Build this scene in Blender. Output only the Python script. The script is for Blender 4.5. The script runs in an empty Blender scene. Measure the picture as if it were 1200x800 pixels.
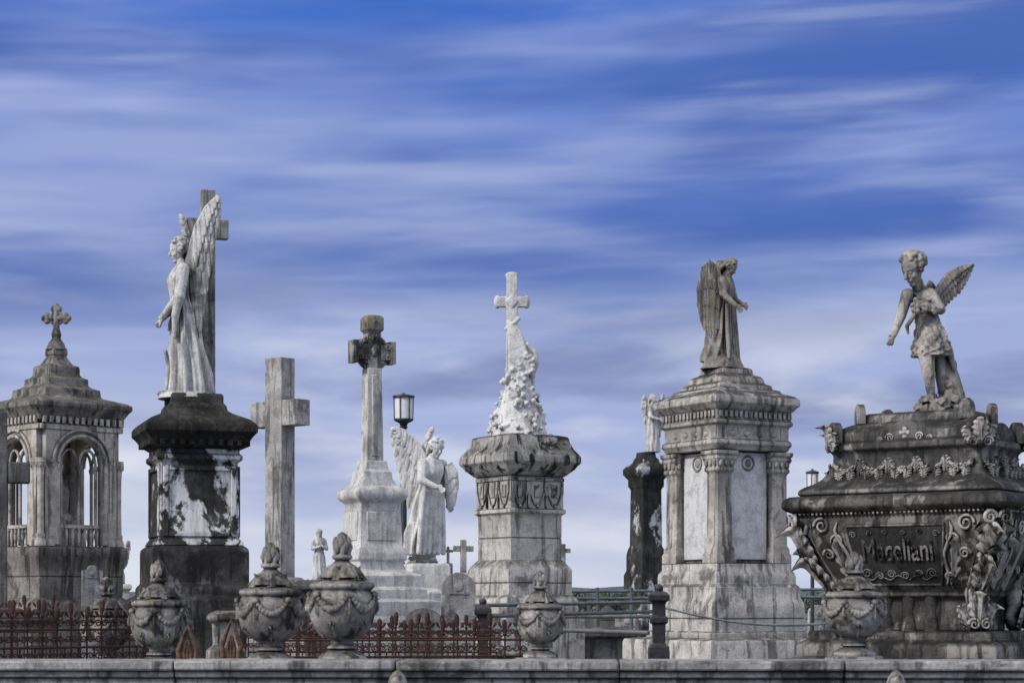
import bpy, math, random
from mathutils import Vector, Matrix, noise
random.seed(7)
sc=bpy.context.scene
K=36/70/1200; EYE=1.6; HOR=705
def L(c):
    c/=255.0
    return c/12.92 if c<=.04045 else ((c+.055)/1.055)**2.4
def rgb(r,g,b): return (L(r),L(g),L(b),1)
# ---------------------------------------------------------------- node helpers
class NT:
    def __init__(s,nt): s.nt=nt
    def n(s,t,**k):
        x=s.nt.nodes.new(t)
        for a,b in k.items(): setattr(x,a,b)
        return x
    def l(s,a,b): s.nt.links.new(a,b)
    def put(s,sock,v):
        if isinstance(v,(int,float,tuple)): sock.default_value=v
        else: s.l(v,sock)
    def math(s,op,a,b=0.0,clamp=False):
        m=s.n('ShaderNodeMath',operation=op,use_clamp=clamp); s.put(m.inputs[0],a); s.put(m.inputs[1],b); return m.outputs[0]
    def mr(s,v,a,b,c=0.0,d=1.0):
        m=s.n('ShaderNodeMapRange',interpolation_type='SMOOTHSTEP'); s.put(m.inputs[0],v)
        for i,q in enumerate((a,b,c,d)): m.inputs[i+1].default_value=q
        return m.outputs[0]
    def mix(s,f,a,b,bt='MIX'):
        m=s.n('ShaderNodeMix',data_type='RGBA',blend_type=bt); s.put(m.inputs[0],f); s.put(m.inputs[6],a); s.put(m.inputs[7],b); return m.outputs[2]
    def mapv(s,v,sc_=(1,1,1),loc=(0,0,0),rot=(0,0,0)):
        m=s.n('ShaderNodeMapping'); s.l(v,m.inputs[0]); m.inputs[1].default_value=loc; m.inputs[2].default_value=rot; m.inputs[3].default_value=sc_; return m.outputs[0]
    def noise(s,v,scale,det=5,ro=.55,dist=0):
        m=s.n('ShaderNodeTexNoise'); s.l(v,m.inputs['Vector']); m.inputs['Scale'].default_value=scale
        m.inputs['Detail'].default_value=det; m.inputs['Roughness'].default_value=ro; m.inputs['Distortion'].default_value=dist
        return m.outputs['Fac']
def newmat(name):
    m=bpy.data.materials.new(name); m.use_nodes=True
    t=NT(m.node_tree); return m,t,m.node_tree.nodes['Principled BSDF']
def g(v,w=0): return (v*(1+w),v,v*(1-w*1.2),1)
def stone(name,base,light,dark,crease=.7,streak=.5,up=.6,patch=0,pcol=(.6,.6,.6,1),pth=.5,lichen=0,seed=0,bump=.5,rough=.9,warm=0.02):
    m,t,b=newmat(name)
    tc=t.n('ShaderNodeTexCoord').outputs['Object']
    v=t.mapv(tc,loc=(seed*3.7,seed*1.9,seed*2.3))
    n1=t.noise(v,2.6,8,.62); n2=t.noise(v,7,7,.65); n3=t.noise(v,45,4,.6); n5=t.noise(v,1.5,9,.72,.4)
    ns=t.noise(t.mapv(tc,(9,9,.8),(seed,seed*5,seed*2)),1.0,7,.65,.5)
    c=t.mix(t.mr(n1,.40,.60),g(base,warm),g(light,warm))
    c=t.mix(t.math('MULTIPLY',t.mr(n2,.47,.64),.6),c,g(base*.5,warm))
    c=t.mix(t.math('MULTIPLY',t.mr(n3,.42,.62),.4),c,g(base*.5,warm*2))
    if patch:
        np_=t.noise(t.mapv(tc,(1.6,1.6,1.1),(seed*2,seed,seed*4)),1.3,9,.68,.3)
        c=t.mix(t.math('MULTIPLY',t.mr(np_,pth-.015,pth+.04),patch),c,pcol)
    c=t.mix(t.math('MULTIPLY',t.mr(n5,.54,.62),min(1,streak*1.25)),c,g(dark*1.3,.02))
    nz=t.n('ShaderNodeSeparateXYZ'); geo=t.n('ShaderNodeNewGeometry'); t.l(geo.outputs['Normal'],nz.inputs[0])
    upm=t.mr(nz.outputs[2],.2,.8)
    c=t.mix(t.math('MULTIPLY',t.mr(ns,.50,.62),min(1,streak*1.25)),c,g(dark,.02))
    c=t.mix(t.math('MULTIPLY',t.math('MULTIPLY',upm,t.mr(n2,.3,.5)),up),c,g(dark,.02))
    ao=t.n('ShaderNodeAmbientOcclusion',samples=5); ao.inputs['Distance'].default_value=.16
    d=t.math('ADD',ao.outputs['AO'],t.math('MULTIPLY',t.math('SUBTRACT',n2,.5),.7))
    c=t.mix(t.math('MULTIPLY',t.mr(d,.85,.32),crease),c,g(dark*.8,.02))  # darker in creases and recesses, broken up by noise
    if lichen:
        nl=t.noise(v,11,6,.65)
        c=t.mix(t.math('MULTIPLY',t.mr(nl,.55,.62),lichen),c,(.30,.235,.07,1))
    t.l(c,b.inputs['Base Color']); b.inputs['Roughness'].default_value=rough
    b.inputs['Specular IOR Level'].default_value=.25
    bp=t.n('ShaderNodeBump'); bp.inputs['Strength'].default_value=bump; bp.inputs['Distance'].default_value=.03
    t.l(t.math('ADD',t.math('MULTIPLY',n2,.8),t.math('MULTIPLY',n3,.35)),bp.inputs['Height']); t.l(bp.outputs[0],b.inputs['Normal'])
    return m
def simple(name,c1,c2,scale=20,rough=.6,metal=0,bump=.2):
    m,t,b=newmat(name); tc=t.n('ShaderNodeTexCoord').outputs['Object']
    n=t.noise(tc,scale,6,.6); t.l(t.mix(t.mr(n,.35,.65),c1,c2),b.inputs['Base Color'])
    b.inputs['Roughness'].default_value=rough; b.inputs['Metallic'].default_value=metal
    bp=t.n('ShaderNodeBump'); bp.inputs['Strength'].default_value=bump; bp.inputs['Distance'].default_value=.01
    t.l(n,bp.inputs['Height']); t.l(bp.outputs[0],b.inputs['Normal']); return m
# ---------------------------------------------------------------- geometry
def sph(nu=12,nv=8):
    V=[(0,0,1)];F=[]
    for j in range(1,nv):
        a=math.pi*j/nv
        for i in range(nu):
            p=2*math.pi*i/nu; V.append((math.sin(a)*math.cos(p),math.sin(a)*math.sin(p),math.cos(a)))
    V.append((0,0,-1)); e=len(V)-1
    for i in range(nu):
        k=(i+1)%nu
        F.append((0,1+i,1+k)); F.append((e,e-nu+k,e-nu+i))
        for j in range(nv-2):
            o=1+j*nu; F.append((o+i,o+nu+i,o+nu+k,o+k))
    return V,F
SP=sph(); SPL=sph(8,6)
class Mon:
    def __init__(s,name,px,D):
        s.ax=px; s.D=D; s.u=K*D; s.gpy=HOR+EYE/s.u
        s.root=bpy.data.objects.new(name,None); sc.collection.objects.link(s.root)
        s.root.location=((px-600)*s.u,D,0); s.root.empty_display_size=.3
    def p(s,px,py,d=0): return Vector((px-s.ax,d,-py))
class Part:
    def __init__(s,M,name,mat,bevel=0,sharp=38,voxel=0,sm=2,yaw=0):
        s.M=M; s.name=name; s.mat=mat; s.bevel=bevel; s.sharp=sharp; s.voxel=voxel; s.sm=sm
        s.xf=Matrix.Rotation(math.radians(yaw),4,'Z'); s.V=[]; s.F=[]
    def add(s,V,F,m=None):
        o=len(s.V); x=s.xf if m is None else s.xf@m
        s.V+= [x@Vector(v) for v in V]; s.F+= [tuple(o+i for i in f) for f in F]
    def ell(s,c,r,rot=None,lo=False):
        m=Matrix.Translation(c)
        if rot is not None: m=m@rot.to_4x4()
        if isinstance(r,(int,float)): r=(r,r,r)
        T=SPL if lo else SP
        s.add(T[0],T[1],m@Matrix.Diagonal((r[0],r[1],r[2],1)))
    def tube(s,pts,rad,n=10,closed=False):
        pts=[Vector(p) for p in pts]; V=[];F=[]
        if isinstance(rad,(int,float)): rad=[rad]*len(pts)
        up=None; N=len(pts)
        for i,p in enumerate(pts):
            if closed: d=pts[(i+1)%N]-pts[i-1]
            else: d=(pts[min(i+1,N-1)]-pts[max(i-1,0)])
            d.normalize()
            if up is None: up=d.orthogonal().normalized()
            up=(up-d*up.dot(d)).normalized(); w=d.cross(up)
            for k in range(n):
                a=2*math.pi*k/n; V.append(p+(up*math.cos(a)+w*math.sin(a))*rad[i])
        for i in range(N if closed else N-1):
            o=i*n; q=((i+1)%N)*n
            for k in range(n):
                j=(k+1)%n; F.append((o+k,o+j,q+j,q+k))
        if not closed: F.append(tuple(range(n))[::-1]); F.append(tuple(range((N-1)*n,N*n)))
        s.add(V,F)
    def cap(s,a,b,r0,r1=None):
        a=Vector(a);b=Vector(b); r1=r0 if r1 is None else r1
        d=(b-a); l=d.length
        if l<1e-6: return s.ell(a,r0)
        d/=l; P=[];R=[]
        for t in (-.98,-.8,-.45,0): P.append(a+d*(t*r0)); R.append(r0*math.sqrt(max(0,1-t*t)))
        for t in (0,.45,.8,.98): P.append(b+d*(t*r1)); R.append(r1*math.sqrt(max(0,1-t*t)))
        s.tube(P,R,10)
    def chain(s,pts,rad):
        for i in range(len(pts)-1): s.cap(pts[i],pts[i+1],rad[i],rad[i+1])
    def box(s,c,w,rot=None,taper=1.0):
        m=Matrix.Translation(c)
        if rot is not None: m=m@rot.to_4x4()
        x,y,z=w[0]/2,w[1]/2,w[2]/2; t=taper
        V=[(-x,-y,-z),(x,-y,-z),(x,y,-z),(-x,y,-z),(-x*t,-y*t,z),(x*t,-y*t,z),(x*t,y*t,z),(-x*t,y*t,z)]
        s.add(V,[(3,2,1,0),(4,5,6,7),(0,1,5,4),(1,2,6,5),(2,3,7,6),(3,0,4,7)],m)
    def bx(s,x0,x1,y0,y1,pt,pb): # box from py top to py bottom
        s.box(((x0+x1)/2,(y0+y1)/2,-(pt+pb)/2),(x1-x0,y1-y0,pb-pt))
    def rs(s,prof,c=(0,0),k=1.0,ab=None,joints=()):
        """profile of (halfwidth, py) top to bottom swept round a rectangle; joints = mortar grooves"""
        prof=list(prof)
        for jy in joints:
            for i in range(len(prof)-1):
                if prof[i][1]<jy-1 and prof[i+1][1]>jy+1:
                    h=prof[i][0]+(prof[i+1][0]-prof[i][0])*(jy-prof[i][1])/(prof[i+1][1]-prof[i][1])
                    prof[i+1:i+1]=[(h,jy-.9),(h-1.3,jy-.5),(h-1.3,jy+.3),(h,jy+.7)]; break
        V=[];F=[]
        for h,py in prof:
            if ab: a,b=ab[0]+h,ab[1]+h
            else: a=b=h*k
            for sx,sy in ((-1,-1),(1,-1),(1,1),(-1,1)): V.append((c[0]+sx*a,c[1]+sy*b,-py))
        n=len(prof)
        for i in range(n-1):
            o=i*4
            for q in range(4):
                r=(q+1)%4; F.append((o+4+q,o+4+r,o+r,o+q))
        F.append((0,1,2,3)); F.append((4*n-1,4*n-2,4*n-3,4*n-4)); s.add(V,F)
    def lathe(s,prof,c=(0,0),n=20,rip=None):
        V=[];F=[]
        for i,(r,py) in enumerate(prof):
            for q in range(n):
                a=2*math.pi*q/n; rr=r*(1+(rip(a,i) if rip else 0)); V.append((c[0]+rr*math.cos(a),c[1]+rr*math.sin(a),-py))
        for i in range(len(prof)-1):
            for q in range(n):
                r_=(q+1)%n; F.append(((i+1)*n+q,(i+1)*n+r_,i*n+r_,i*n+q))
        F.append(tuple(range(n))); F.append(tuple(range((len(prof)-1)*n,len(prof)*n))[::-1]); s.add(V,F)
    def archwall(s,W,a,y0,y1,pt,spring,pb,n=14):
        s.bx(-W,-a,y0,y1,pt,pb); s.bx(a,W,y0,y1,pt,pb)
        V=[];F=[]
        for i in range(n+1):
            t=math.pi*i/n; x=-a*math.cos(t); z=-spring+a*math.sin(t)
            V+=[(x,y0,z),(x,y0,-pt),(x,y1,z),(x,y1,-pt)]
        for i in range(n):
            o=i*4; q=o+4
            F+=[(o,q,q+1,o+1),(o+2,o+3,q+3,q+2),(o,o+2,q+2,q),(o+1,q+1,q+3,o+3)]
        s.add(V,F)
    def loft(s,secs,base,Fv,Sv,H,n=72,folds=9,ph=0,rings=44,lean=(0,0)):
        V=[];Fc=[]; m=len(secs)
        def cr(i,t,c):
            a=secs[max(i-1,0)][c];b=secs[i][c];d=secs[i+1][c];e=secs[min(i+2,m-1)][c]
            return b+.5*t*(d-a+t*(2*a-5*b+4*d-e+t*(3*(b-d)+e-a)))
        for j in range(rings+1):
            q=j/rings*(m-1); i=min(int(q),m-2); t=q-i
            z,f0,s0,rf,rs_,amp=[cr(i,t,c) for c in range(6)]; amp=max(0,amp)
            for k in range(n):
                a=2*math.pi*k/n
                w=1.2*math.sin(2.3*z*3+ph)+.8*math.sin(a*2+ph)
                r1=1-2*abs(math.sin(.5*(folds*a+w+ph)))
                r2=math.cos((folds+5)*a-w*1.4+ph*2+z*5)
                r=1+amp*(.65*r1+.4*r2)
                f=f0+rf*math.cos(a)*r; ss=s0+rs_*math.sin(a)*r
                V.append(base+H*(Fv*(f+lean[0]*z)+Sv*(ss+lean[1]*z)+Vector((0,0,z))))
        for j in range(rings):
            for k in range(n):
                k2=(k+1)%n; Fc.append((j*n+k,j*n+k2,(j+1)*n+k2,(j+1)*n+k))
        Fc.append(tuple(range(n))[::-1]); Fc.append(tuple(range(rings*n,(rings+1)*n))); s.add(V,Fc)
    def feather(s,a,b,w,t,nrm):
        a=Vector(a);b=Vector(b); d=b-a; l=d.length; d/=l; nrm=(nrm-d*nrm.dot(d)).normalized(); wv=d.cross(nrm)
        R=Matrix((d,wv,nrm)).transposed()
        V=[];F=[]
        prof=[(-.5,.25),(-.42,.55),(-.25,.8),(0,.95),(.2,1),(.36,.85),(.45,.55),(.5,.15)]
        for x,r in prof:
            for k in range(8):
                q=2*math.pi*k/8; V.append((x*l,math.cos(q)*r*w,math.sin(q)*t*(.5+.5*r)))
        for i in range(7):
            for k in range(8):
                j=(k+1)%8; F.append((i*8+k,i*8+j,i*8+8+j,i*8+8+k))
        F.append(tuple(range(8))[::-1]); F.append(tuple(range(56,64)))
        s.add(V,F,Matrix.Translation((a+b)/2)@R.to_4x4())
    def leaf(s,c,up,nrm,h,w,t=3,curl=.35,lob=5,nu=26,nv=16):
        """broad carved acanthus leaf, lobed and veined, tip rolled outward"""
        c=Vector(c);up=Vector(up).normalized();nrm=Vector(nrm); nrm=(nrm-up*nrm.dot(up)).normalized(); sd=up.cross(nrm)
        V=[];F=[]
        for i in range(nu+1):
            T=i/nu; env=math.sin(math.pi*(.16+.78*T))**.75
            lb=.68+.32*abs(math.sin(math.pi*lob*T)); wd=w*.5*env*lb
            q=max(0,T-.72)/.28; z=h*(T-.10*q*q); out=curl*h*q*q*.6
            for j in range(nv+1):
                S=j/nv*2-1; a_=abs(S)
                vein=math.cos((T*1.0-.30*a_)*lob*2*math.pi+math.pi)*.30*min(1,a_*2)
                hg=t*(1-a_**2.5)*(1+.25*T)+t*vein*(1-a_**4)+t*.9*math.exp(-(S/.13)**2)-t*.35*a_**3
                V.append(c+up*(z+a_*h*.07)+sd*(S*wd)+nrm*(hg+out*(1-.5*a_)))
        for i in range(nu):
            for j in range(nv):
                o=i*(nv+1)+j; F.append((o,o+1,o+nv+2,o+nv+1))
        s.add(V,F)
    def scroll(s,c,ux,uz,R,r,turns=1.6,n=26,sg=1):
        c=Vector(c);ux=Vector(ux);uz=Vector(uz); P=[];Q=[]
        for i in range(n):
            t=i/(n-1); a=t*turns*2*math.pi; rr=R*(1-.8*t); P.append(c+ux*sg*rr*math.cos(a)+uz*rr*math.sin(a)); Q.append(r*(1-.35*t))
        s.tube(P,Q,7)
    def wing(s,st,en,n,w,t=1.2,rows=((1,0),(.62,1),(.36,2)),nv=None,arm=2.6):
        st=[Vector(p) for p in st]; en=[Vector(p) for p in en]
        def pl(P,q):
            q*=len(P)-1; i=min(int(q),len(P)-2); return P[i].lerp(P[i+1],q-i)
        nv=nv or Vector((0,-1,0))
        for fr,lv in rows:
            for i in range(n):
                q=i/(n-1); a=pl(st,q); b=pl(en,q); b=a.lerp(b,fr*(1+random.uniform(-.03,.03)))
                off=nv*(lv*t*1.1+(i%2)*t*.5)
                s.feather(a+off*.6,b+off,w*(1 if lv==0 else .9),t,nv)
                if lv: s.feather(a-off*.6,b-off,w*.9,t,nv)
        s.tube(st,[arm*(1-.6*i/(len(st)-1)) for i in range(len(st))],10)
    def finish(s):
        u=s.M.u if s.M else 1
        if s.M: V=[(v.x*u,v.y*u,EYE+(HOR+v.z)*u) for v in s.V]
        else: V=[tuple(v) for v in s.V]
        me=bpy.data.meshes.new(s.name); me.from_pydata(V,[],s.F); me.validate(); me.update()
        ob=bpy.data.objects.new(s.name,me); sc.collection.objects.link(ob); me.materials.append(s.mat)
        if s.M: ob.parent=s.M.root
        if s.voxel:
            r=ob.modifiers.new('r','REMESH'); r.mode='VOXEL'; r.voxel_size=s.voxel*u; r.use_smooth_shade=True
            if s.sm:
                k=ob.modifiers.new('s','SMOOTH'); k.factor=.5; k.iterations=s.sm
        else:
            me.shade_smooth(); me.set_sharp_from_angle(angle=math.radians(s.sharp))
            if s.bevel:
                bv=ob.modifiers.new('b','BEVEL'); bv.width=s.bevel; bv.segments=2; bv.limit_method='ANGLE'; bv.angle_limit=math.radians(40)
        return ob
class Fig:
    def __init__(s,part,base,H,face,lean=(0,0)):
        a=math.radians(face); s.P=part; s.b=Vector(base); s.H=H
        s.F=Vector((math.sin(a),-math.cos(a),0)); s.S=Vector((math.cos(a),math.sin(a),0)); s.lean=lean
    def p(s,f,ss,z): return s.b+s.H*(s.F*(f+s.lean[0]*z)+s.S*(ss+s.lean[1]*z)+Vector((0,0,z)))
    def robe(s,secs,folds=9,ph=0,n=72): s.P.loft(secs,s.b,s.F,s.S,s.H,n,folds,ph,lean=s.lean)
    def head(s,c,R,pitch=0,yaw=0,hair='long',curls=60,cs=1.0):
        y=math.radians(yaw); F=s.F*math.cos(y)+s.S*math.sin(y); S=s.S*math.cos(y)-s.F*math.sin(y)
        p=math.radians(pitch); U=Vector((0,0,1)); F2=F*math.cos(p)-U*math.sin(p); U2=U*math.cos(p)+F*math.sin(p)
        Rm=Matrix((F2,S,U2)).transposed()
        def q(a,b,d): return Vector(c)+Rm@(Vector((a,b,d))*R)
        E=lambda a,b,d,r:s.P.ell(q(a,b,d),(r[0]*R,r[1]*R,r[2]*R),Rm)
        E(-.08,0,.2,(.82,.70,.78)); E(.2,0,-.28,(.56,.52,.68)); E(.5,0,.17,(.24,.48,.13))
        s.P.cap(q(.72,0,.08),q(.92,0,-.24),.07*R,.12*R); E(.68,0,-.5,(.14,.22,.05)); E(.66,0,-.6,(.13,.18,.05))
        E(.52,0,-.82,(.22,.24,.18))
        for sg in (-1,1):
            E(.44,.3*sg,-.28,(.24,.2,.24)); E(.6,.25*sg,-.02,(.1,.13,.09)); E(-.02,.68*sg,-.12,(.16,.08,.22))
        E(-.22,0,.3,(.86*cs,.80*cs,.80*cs))
        for i in range(curls):
            a=random.uniform(-2.5,2.5)+math.pi; e=random.uniform(-.35,1.5)
            if math.cos(a)>.2 and e<.6: continue
            x=math.cos(e)*math.cos(a)*.88*cs-.15; yy=math.cos(e)*math.sin(a)*.82*cs; z=math.sin(e)*.85*cs+.28
            r=random.uniform(.13,.22); E(x,yy,z,(r,r,r*.8))
        if hair=='long':
            for b in (-.45,-.15,.15,.45): s.P.chain([q(-.6,b,.2),q(-.85,b*1.2,-.6),q(-.8,b*1.4,-1.5)],[.32*R,.28*R,.18*R])
        if hair=='veil':
            E(-.25,0,.25,(1.0,.98,.95)); s.P.chain([q(-.4,0,.1),q(-.5,0,-1.0),q(-.6,0,-2.2)],[.85*R,.95*R,1.05*R])
    def hand(s,W,d,n,Lp):
        W=Vector(W); d=Vector(d).normalized(); n=Vector(n); n=(n-d*n.dot(d)).normalized(); m=d.cross(n)
        R=Matrix((d,n,m)).transposed()
        s.P.ell(W+d*Lp*.45,(Lp*.55,Lp*.42,Lp*.2),R)
        for i,l in zip((-1.5,-.5,.5,1.5),(.6,.82,.9,.78)):
            a=W+d*Lp*.85+n*i*.24*Lp; b=a+d*Lp*l*.5+n*i*.04*Lp; c=b+(d*.85+m*.5).normalized()*Lp*l*.45
            s.P.cap(a,b,Lp*.125,Lp*.12); s.P.cap(b,c,Lp*.12,Lp*.1)
        a=W+d*Lp*.2+n*.35*Lp; b=a+n*.3*Lp+d*.3*Lp; s.P.cap(a,b,Lp*.15,Lp*.13); s.P.cap(b,b+d*.3*Lp+n*.05*Lp,Lp*.13,Lp*.1)
ROBE=[(0,0,0,.12,.145,.17),(.12,0,0,.115,.14,.17),(.3,.0,0,.10,.125,.15),(.48,-.005,0,.088,.115,.12),(.6,0,0,.07,.09,.10),(.66,.005,0,.072,.092,.09),(.75,.008,0,.082,.108,.08),(.815,-.005,0,.062,.108,.05),(.845,-.01,0,.04,.06,.02),(.885,0,0,.03,.033,0)]
def yk(y): y=math.radians(y); return 1/(abs(math.cos(y))+abs(math.sin(y)))
def rocks(P,c,rx,ry,ht,n,r=(4,8),taper=.6,pw=1,shell=.2):
    for i in range(n):
        z=random.random(); a=random.uniform(0,6.28); q=(1-(1-taper)*z**pw)
        p=Vector((c[0]+math.cos(a)*rx*q*random.uniform(shell,1),c[1]+math.sin(a)*ry*q*random.uniform(shell,1),c[2]+z*ht))
        rr=random.uniform(*r)*(.5+.5*q)
        R=Matrix.Rotation(random.uniform(0,3),3,'X')@Matrix.Rotation(random.uniform(0,3),3,'Z')
        P.box(p,(rr*2,rr*1.7,rr*1.5),R,.7)
def swag(P,a,b,sag,nrm,r=2.5,n=13):
    a=Vector(a);b=Vector(b)
    for i in range(n+1):
        t=i/n; p=a.lerp(b,t)+Vector((0,0,-sag*4*t*(1-t)))+Vector(nrm)*r*.3; q=r*(.6+.7*math.sin(math.pi*t))
        P.ell(p,q,lo=True)
        for k in range(4): P.ell(p+Vector([random.uniform(-1,1)*q*1.0 for _ in range(3)]),q*random.uniform(.35,.6),lo=True)

# ---------------------------------------------------------------- materials
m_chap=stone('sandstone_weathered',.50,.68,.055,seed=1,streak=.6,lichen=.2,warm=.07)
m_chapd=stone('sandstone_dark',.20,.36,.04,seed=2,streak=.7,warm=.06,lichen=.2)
m_white=stone('marble_weathered',.80,.86,.13,seed=3,streak=.3,up=.25,warm=.01,crease=.75)
m_white2=stone('statuary_marble',.82,.88,.12,seed=33,streak=.15,up=.15,warm=.01,crease=.6)
m_ang=stone('angel_marble',.68,.82,.08,seed=4,streak=.42,up=.3,crease=.9,warm=.02)
m_ang2=stone('angel_stone_dark',.24,.44,.03,seed=5,streak=.6,up=.4,crease=.9,warm=.06,lichen=.4)
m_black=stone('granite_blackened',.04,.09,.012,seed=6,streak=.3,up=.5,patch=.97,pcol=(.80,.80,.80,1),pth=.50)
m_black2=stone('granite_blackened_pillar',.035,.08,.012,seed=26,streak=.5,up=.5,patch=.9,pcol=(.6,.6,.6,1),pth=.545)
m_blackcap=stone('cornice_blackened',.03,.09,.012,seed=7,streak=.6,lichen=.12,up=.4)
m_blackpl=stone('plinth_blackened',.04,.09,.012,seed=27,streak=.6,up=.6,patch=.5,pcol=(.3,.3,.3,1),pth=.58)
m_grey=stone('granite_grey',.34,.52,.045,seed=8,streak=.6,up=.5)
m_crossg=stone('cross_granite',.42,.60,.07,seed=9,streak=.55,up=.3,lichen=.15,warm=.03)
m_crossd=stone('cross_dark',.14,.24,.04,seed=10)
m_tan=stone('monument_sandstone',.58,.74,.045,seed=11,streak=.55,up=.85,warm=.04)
m_tank=stone('cornice_sandstone',.38,.62,.024,seed=12,streak=.9,up=1.0,warm=.03,crease=1.0)
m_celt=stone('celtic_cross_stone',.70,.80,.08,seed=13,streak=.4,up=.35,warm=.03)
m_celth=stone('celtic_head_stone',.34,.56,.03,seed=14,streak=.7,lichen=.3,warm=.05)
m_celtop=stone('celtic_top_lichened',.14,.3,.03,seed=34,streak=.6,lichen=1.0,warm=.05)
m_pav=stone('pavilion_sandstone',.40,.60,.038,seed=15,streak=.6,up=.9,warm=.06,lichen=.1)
m_panel=stone('marble_panel',.82,.87,.3,seed=16,streak=.12,up=0,bump=.1,rough=.5,warm=0,crease=.3)
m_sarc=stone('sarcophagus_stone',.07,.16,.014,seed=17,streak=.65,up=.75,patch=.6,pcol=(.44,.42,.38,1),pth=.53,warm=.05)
m_carv=stone('carved_relief_stone',.44,.64,.014,seed=18,streak=.75,up=.4,crease=1.0,warm=.05)
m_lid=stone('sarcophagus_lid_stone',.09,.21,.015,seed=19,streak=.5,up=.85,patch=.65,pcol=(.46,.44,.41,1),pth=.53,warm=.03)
m_urn=stone('urn_stone',.30,.54,.02,seed=20,streak=.7,up=.6,crease=1.0,warm=.05,lichen=.15)
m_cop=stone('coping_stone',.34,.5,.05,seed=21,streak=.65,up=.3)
m_cher=stone('cherub_stone',.36,.58,.035,seed=22,streak=.5,up=.35,crease=1.0,warm=.07)
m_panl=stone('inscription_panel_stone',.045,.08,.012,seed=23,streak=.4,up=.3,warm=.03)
m_lett=stone('worn_letter_stone',.10,.34,.014,seed=24,streak=1,up=.2,crease=1,warm=.05)
m_rust=simple('rusted_iron',(.028,.012,.011,1),(.07,.022,.018,1),30,.75)
m_bronze=simple('rusty_leaf_iron',(.18,.10,.05,1),(.05,.03,.025,1),30,.7)
m_pipe=simple('painted_pipe',(.08,.10,.11,1),(.15,.17,.18,1),12,.5)
m_iron=simple('black_iron',(.015,.017,.02,1),(.04,.04,.045,1),25,.5)
m_glass=simple('frosted_glass',(.8,.82,.84,1),(.88,.9,.92,1),8,.3,bump=.02)
# ================================================================ canopy monument
M=Mon('arched_canopy_tomb',66,27); Y=44; k=yk(Y); h=78*k
P=Part(M,'walls',m_chap,.012,yaw=Y)
for i in range(4):
    P.xf=Matrix.Rotation(math.radians(Y+90*i),4,'Z')
    P.archwall(h*.86,h*.5,-h,-h*.8,500,545,640)
P.finish()
P=Part(M,'archivolts',m_chap,yaw=Y)
for i in range(4):
    P.xf=Matrix.Rotation(math.radians(Y+90*i),4,'Z')
    for rr,tt in ((h*.56,2.2),(h*.68,1.8)):
        P.tube([(-rr*math.cos(math.pi*j/18),-h-1,-545+rr*math.sin(math.pi*j/18)) for j in range(19)],tt,8)
    for x in (0,-h*.42,h*.42): P.lathe([(3.2,548),(3.2,551),(2,554),(2,616),(3,619),(3,622)],(x,-h*.86),12)
    for x in (-h*.22,h*.22):
        P.tube([(x-h*.2*math.cos(math.pi*j/12),-h*.86,-548+h*.34*math.sin(math.pi*j/12)) for j in range(13)],1.7,8)
    P.bx(-h*.5,h*.5,-h*.92,-h*.84,616,620)
    for j in range(7): P.lathe([(1.5,620),(2.4,628),(1.5,636),(2,640)],((j-3)*h*.15,-h*.88),8)
P.finish()
P=Part(M,'columns',m_chap)
for i in range(4):
    P.xf=Matrix.Rotation(math.radians(Y+90*i),4,'Z')
    for (dx,dy) in ((0,0),(11,0),(0,11)):
        x=-h*.93+dx; y=-h*.93+dy
        P.lathe([(6.5,541),(6.5,545),(7,546),(5.5,550),(4.2,557),(4.6,559),(3.9,561),(3.7,600),(4.2,626),(5.6,629),(5,632),(6.6,635),(6.8,641)],(x,y),14)
        for q in range(6):
            a=q*math.pi/3; P.ell((x+5.3*math.cos(a),y+5.3*math.sin(a),-549),(1.6,1.6,3),lo=True)
P.finish()
P=Part(M,'roof',m_chapd,.01,yaw=Y)
P.rs([(13,408),(14,416),(12,418),(20,428),(27,430),(28,433),(28,440),(32,443),(38,445),(38,452),(42,455),(52,458),(53,466),(56,468),(84,474),(90,477),(90,482),(86,485),(82,490),(80,492),(80,497),(76,499),(60,500)],k=k); P.finish()
P=Part(M,'frieze',m_chap,.006,yaw=Y)
for i in range(4):
    P.xf=Matrix.Rotation(math.radians(Y+90*i),4,'Z')
    for j in range(13): P.bx((j-6)*8.3-2.4,(j-6)*8.3+2.4,-h-4,-h-.3,493,501)
    P.bx(-h*.98,h*.98,-h-1.5,-h+2,502,508)
P.finish()
P=Part(M,'base',m_chapd,.015,yaw=Y)
P.rs([(79,641),(84,643),(84,650),(80,654),(78,700),(86,704),(90,708),(90,M.gpy)],k=k,joints=(676,)); P.finish()
P=Part(M,'inner_tomb',m_chap,.01,yaw=Y); P.rs([(10,560),(16,575),(14,600),(24,610),(26,641)],k=k); P.finish()
P=Part(M,'cross_finial',m_chapd,voxel=.7,sm=1)
P.chain([(0,0,-408),(0,0,-372)],[5,3.2])
for dx,dz in ((-11,0),(11,0),(0,11)):
    P.cap((0,0,-373),(dx,0,-373+dz),3,3)
    for a in (0,1.57,-1.57):
        b=math.atan2(dz,dx)+a; P.ell((dx+math.cos(b)*3.5,0,-373+dz+math.sin(b)*3.5),(3.6,2.8,3.6))
P.tube([(7.5*math.cos(t*.39),0,-373+7.5*math.sin(t*.39)) for t in range(16)],1.6,8,True)
P.lathe([(4,385),(6,392),(5,397),(9,402),(12,410)]); P.finish()
# ================================================================ edge cross
M=Mon('stone_cross',-8,21)
P=Part(M,'cross',m_crossd,.02,yaw=15); P.bx(-16,16,-9,9,483,M.gpy); P.bx(-42,-16,-8,8,541,566); P.bx(16,42,-8,8,541,566); P.finish()
P=Part(M,'plinth',m_crossd,.02,yaw=15); P.rs([(30,712),(36,718),(36,M.gpy)]); P.finish()
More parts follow.
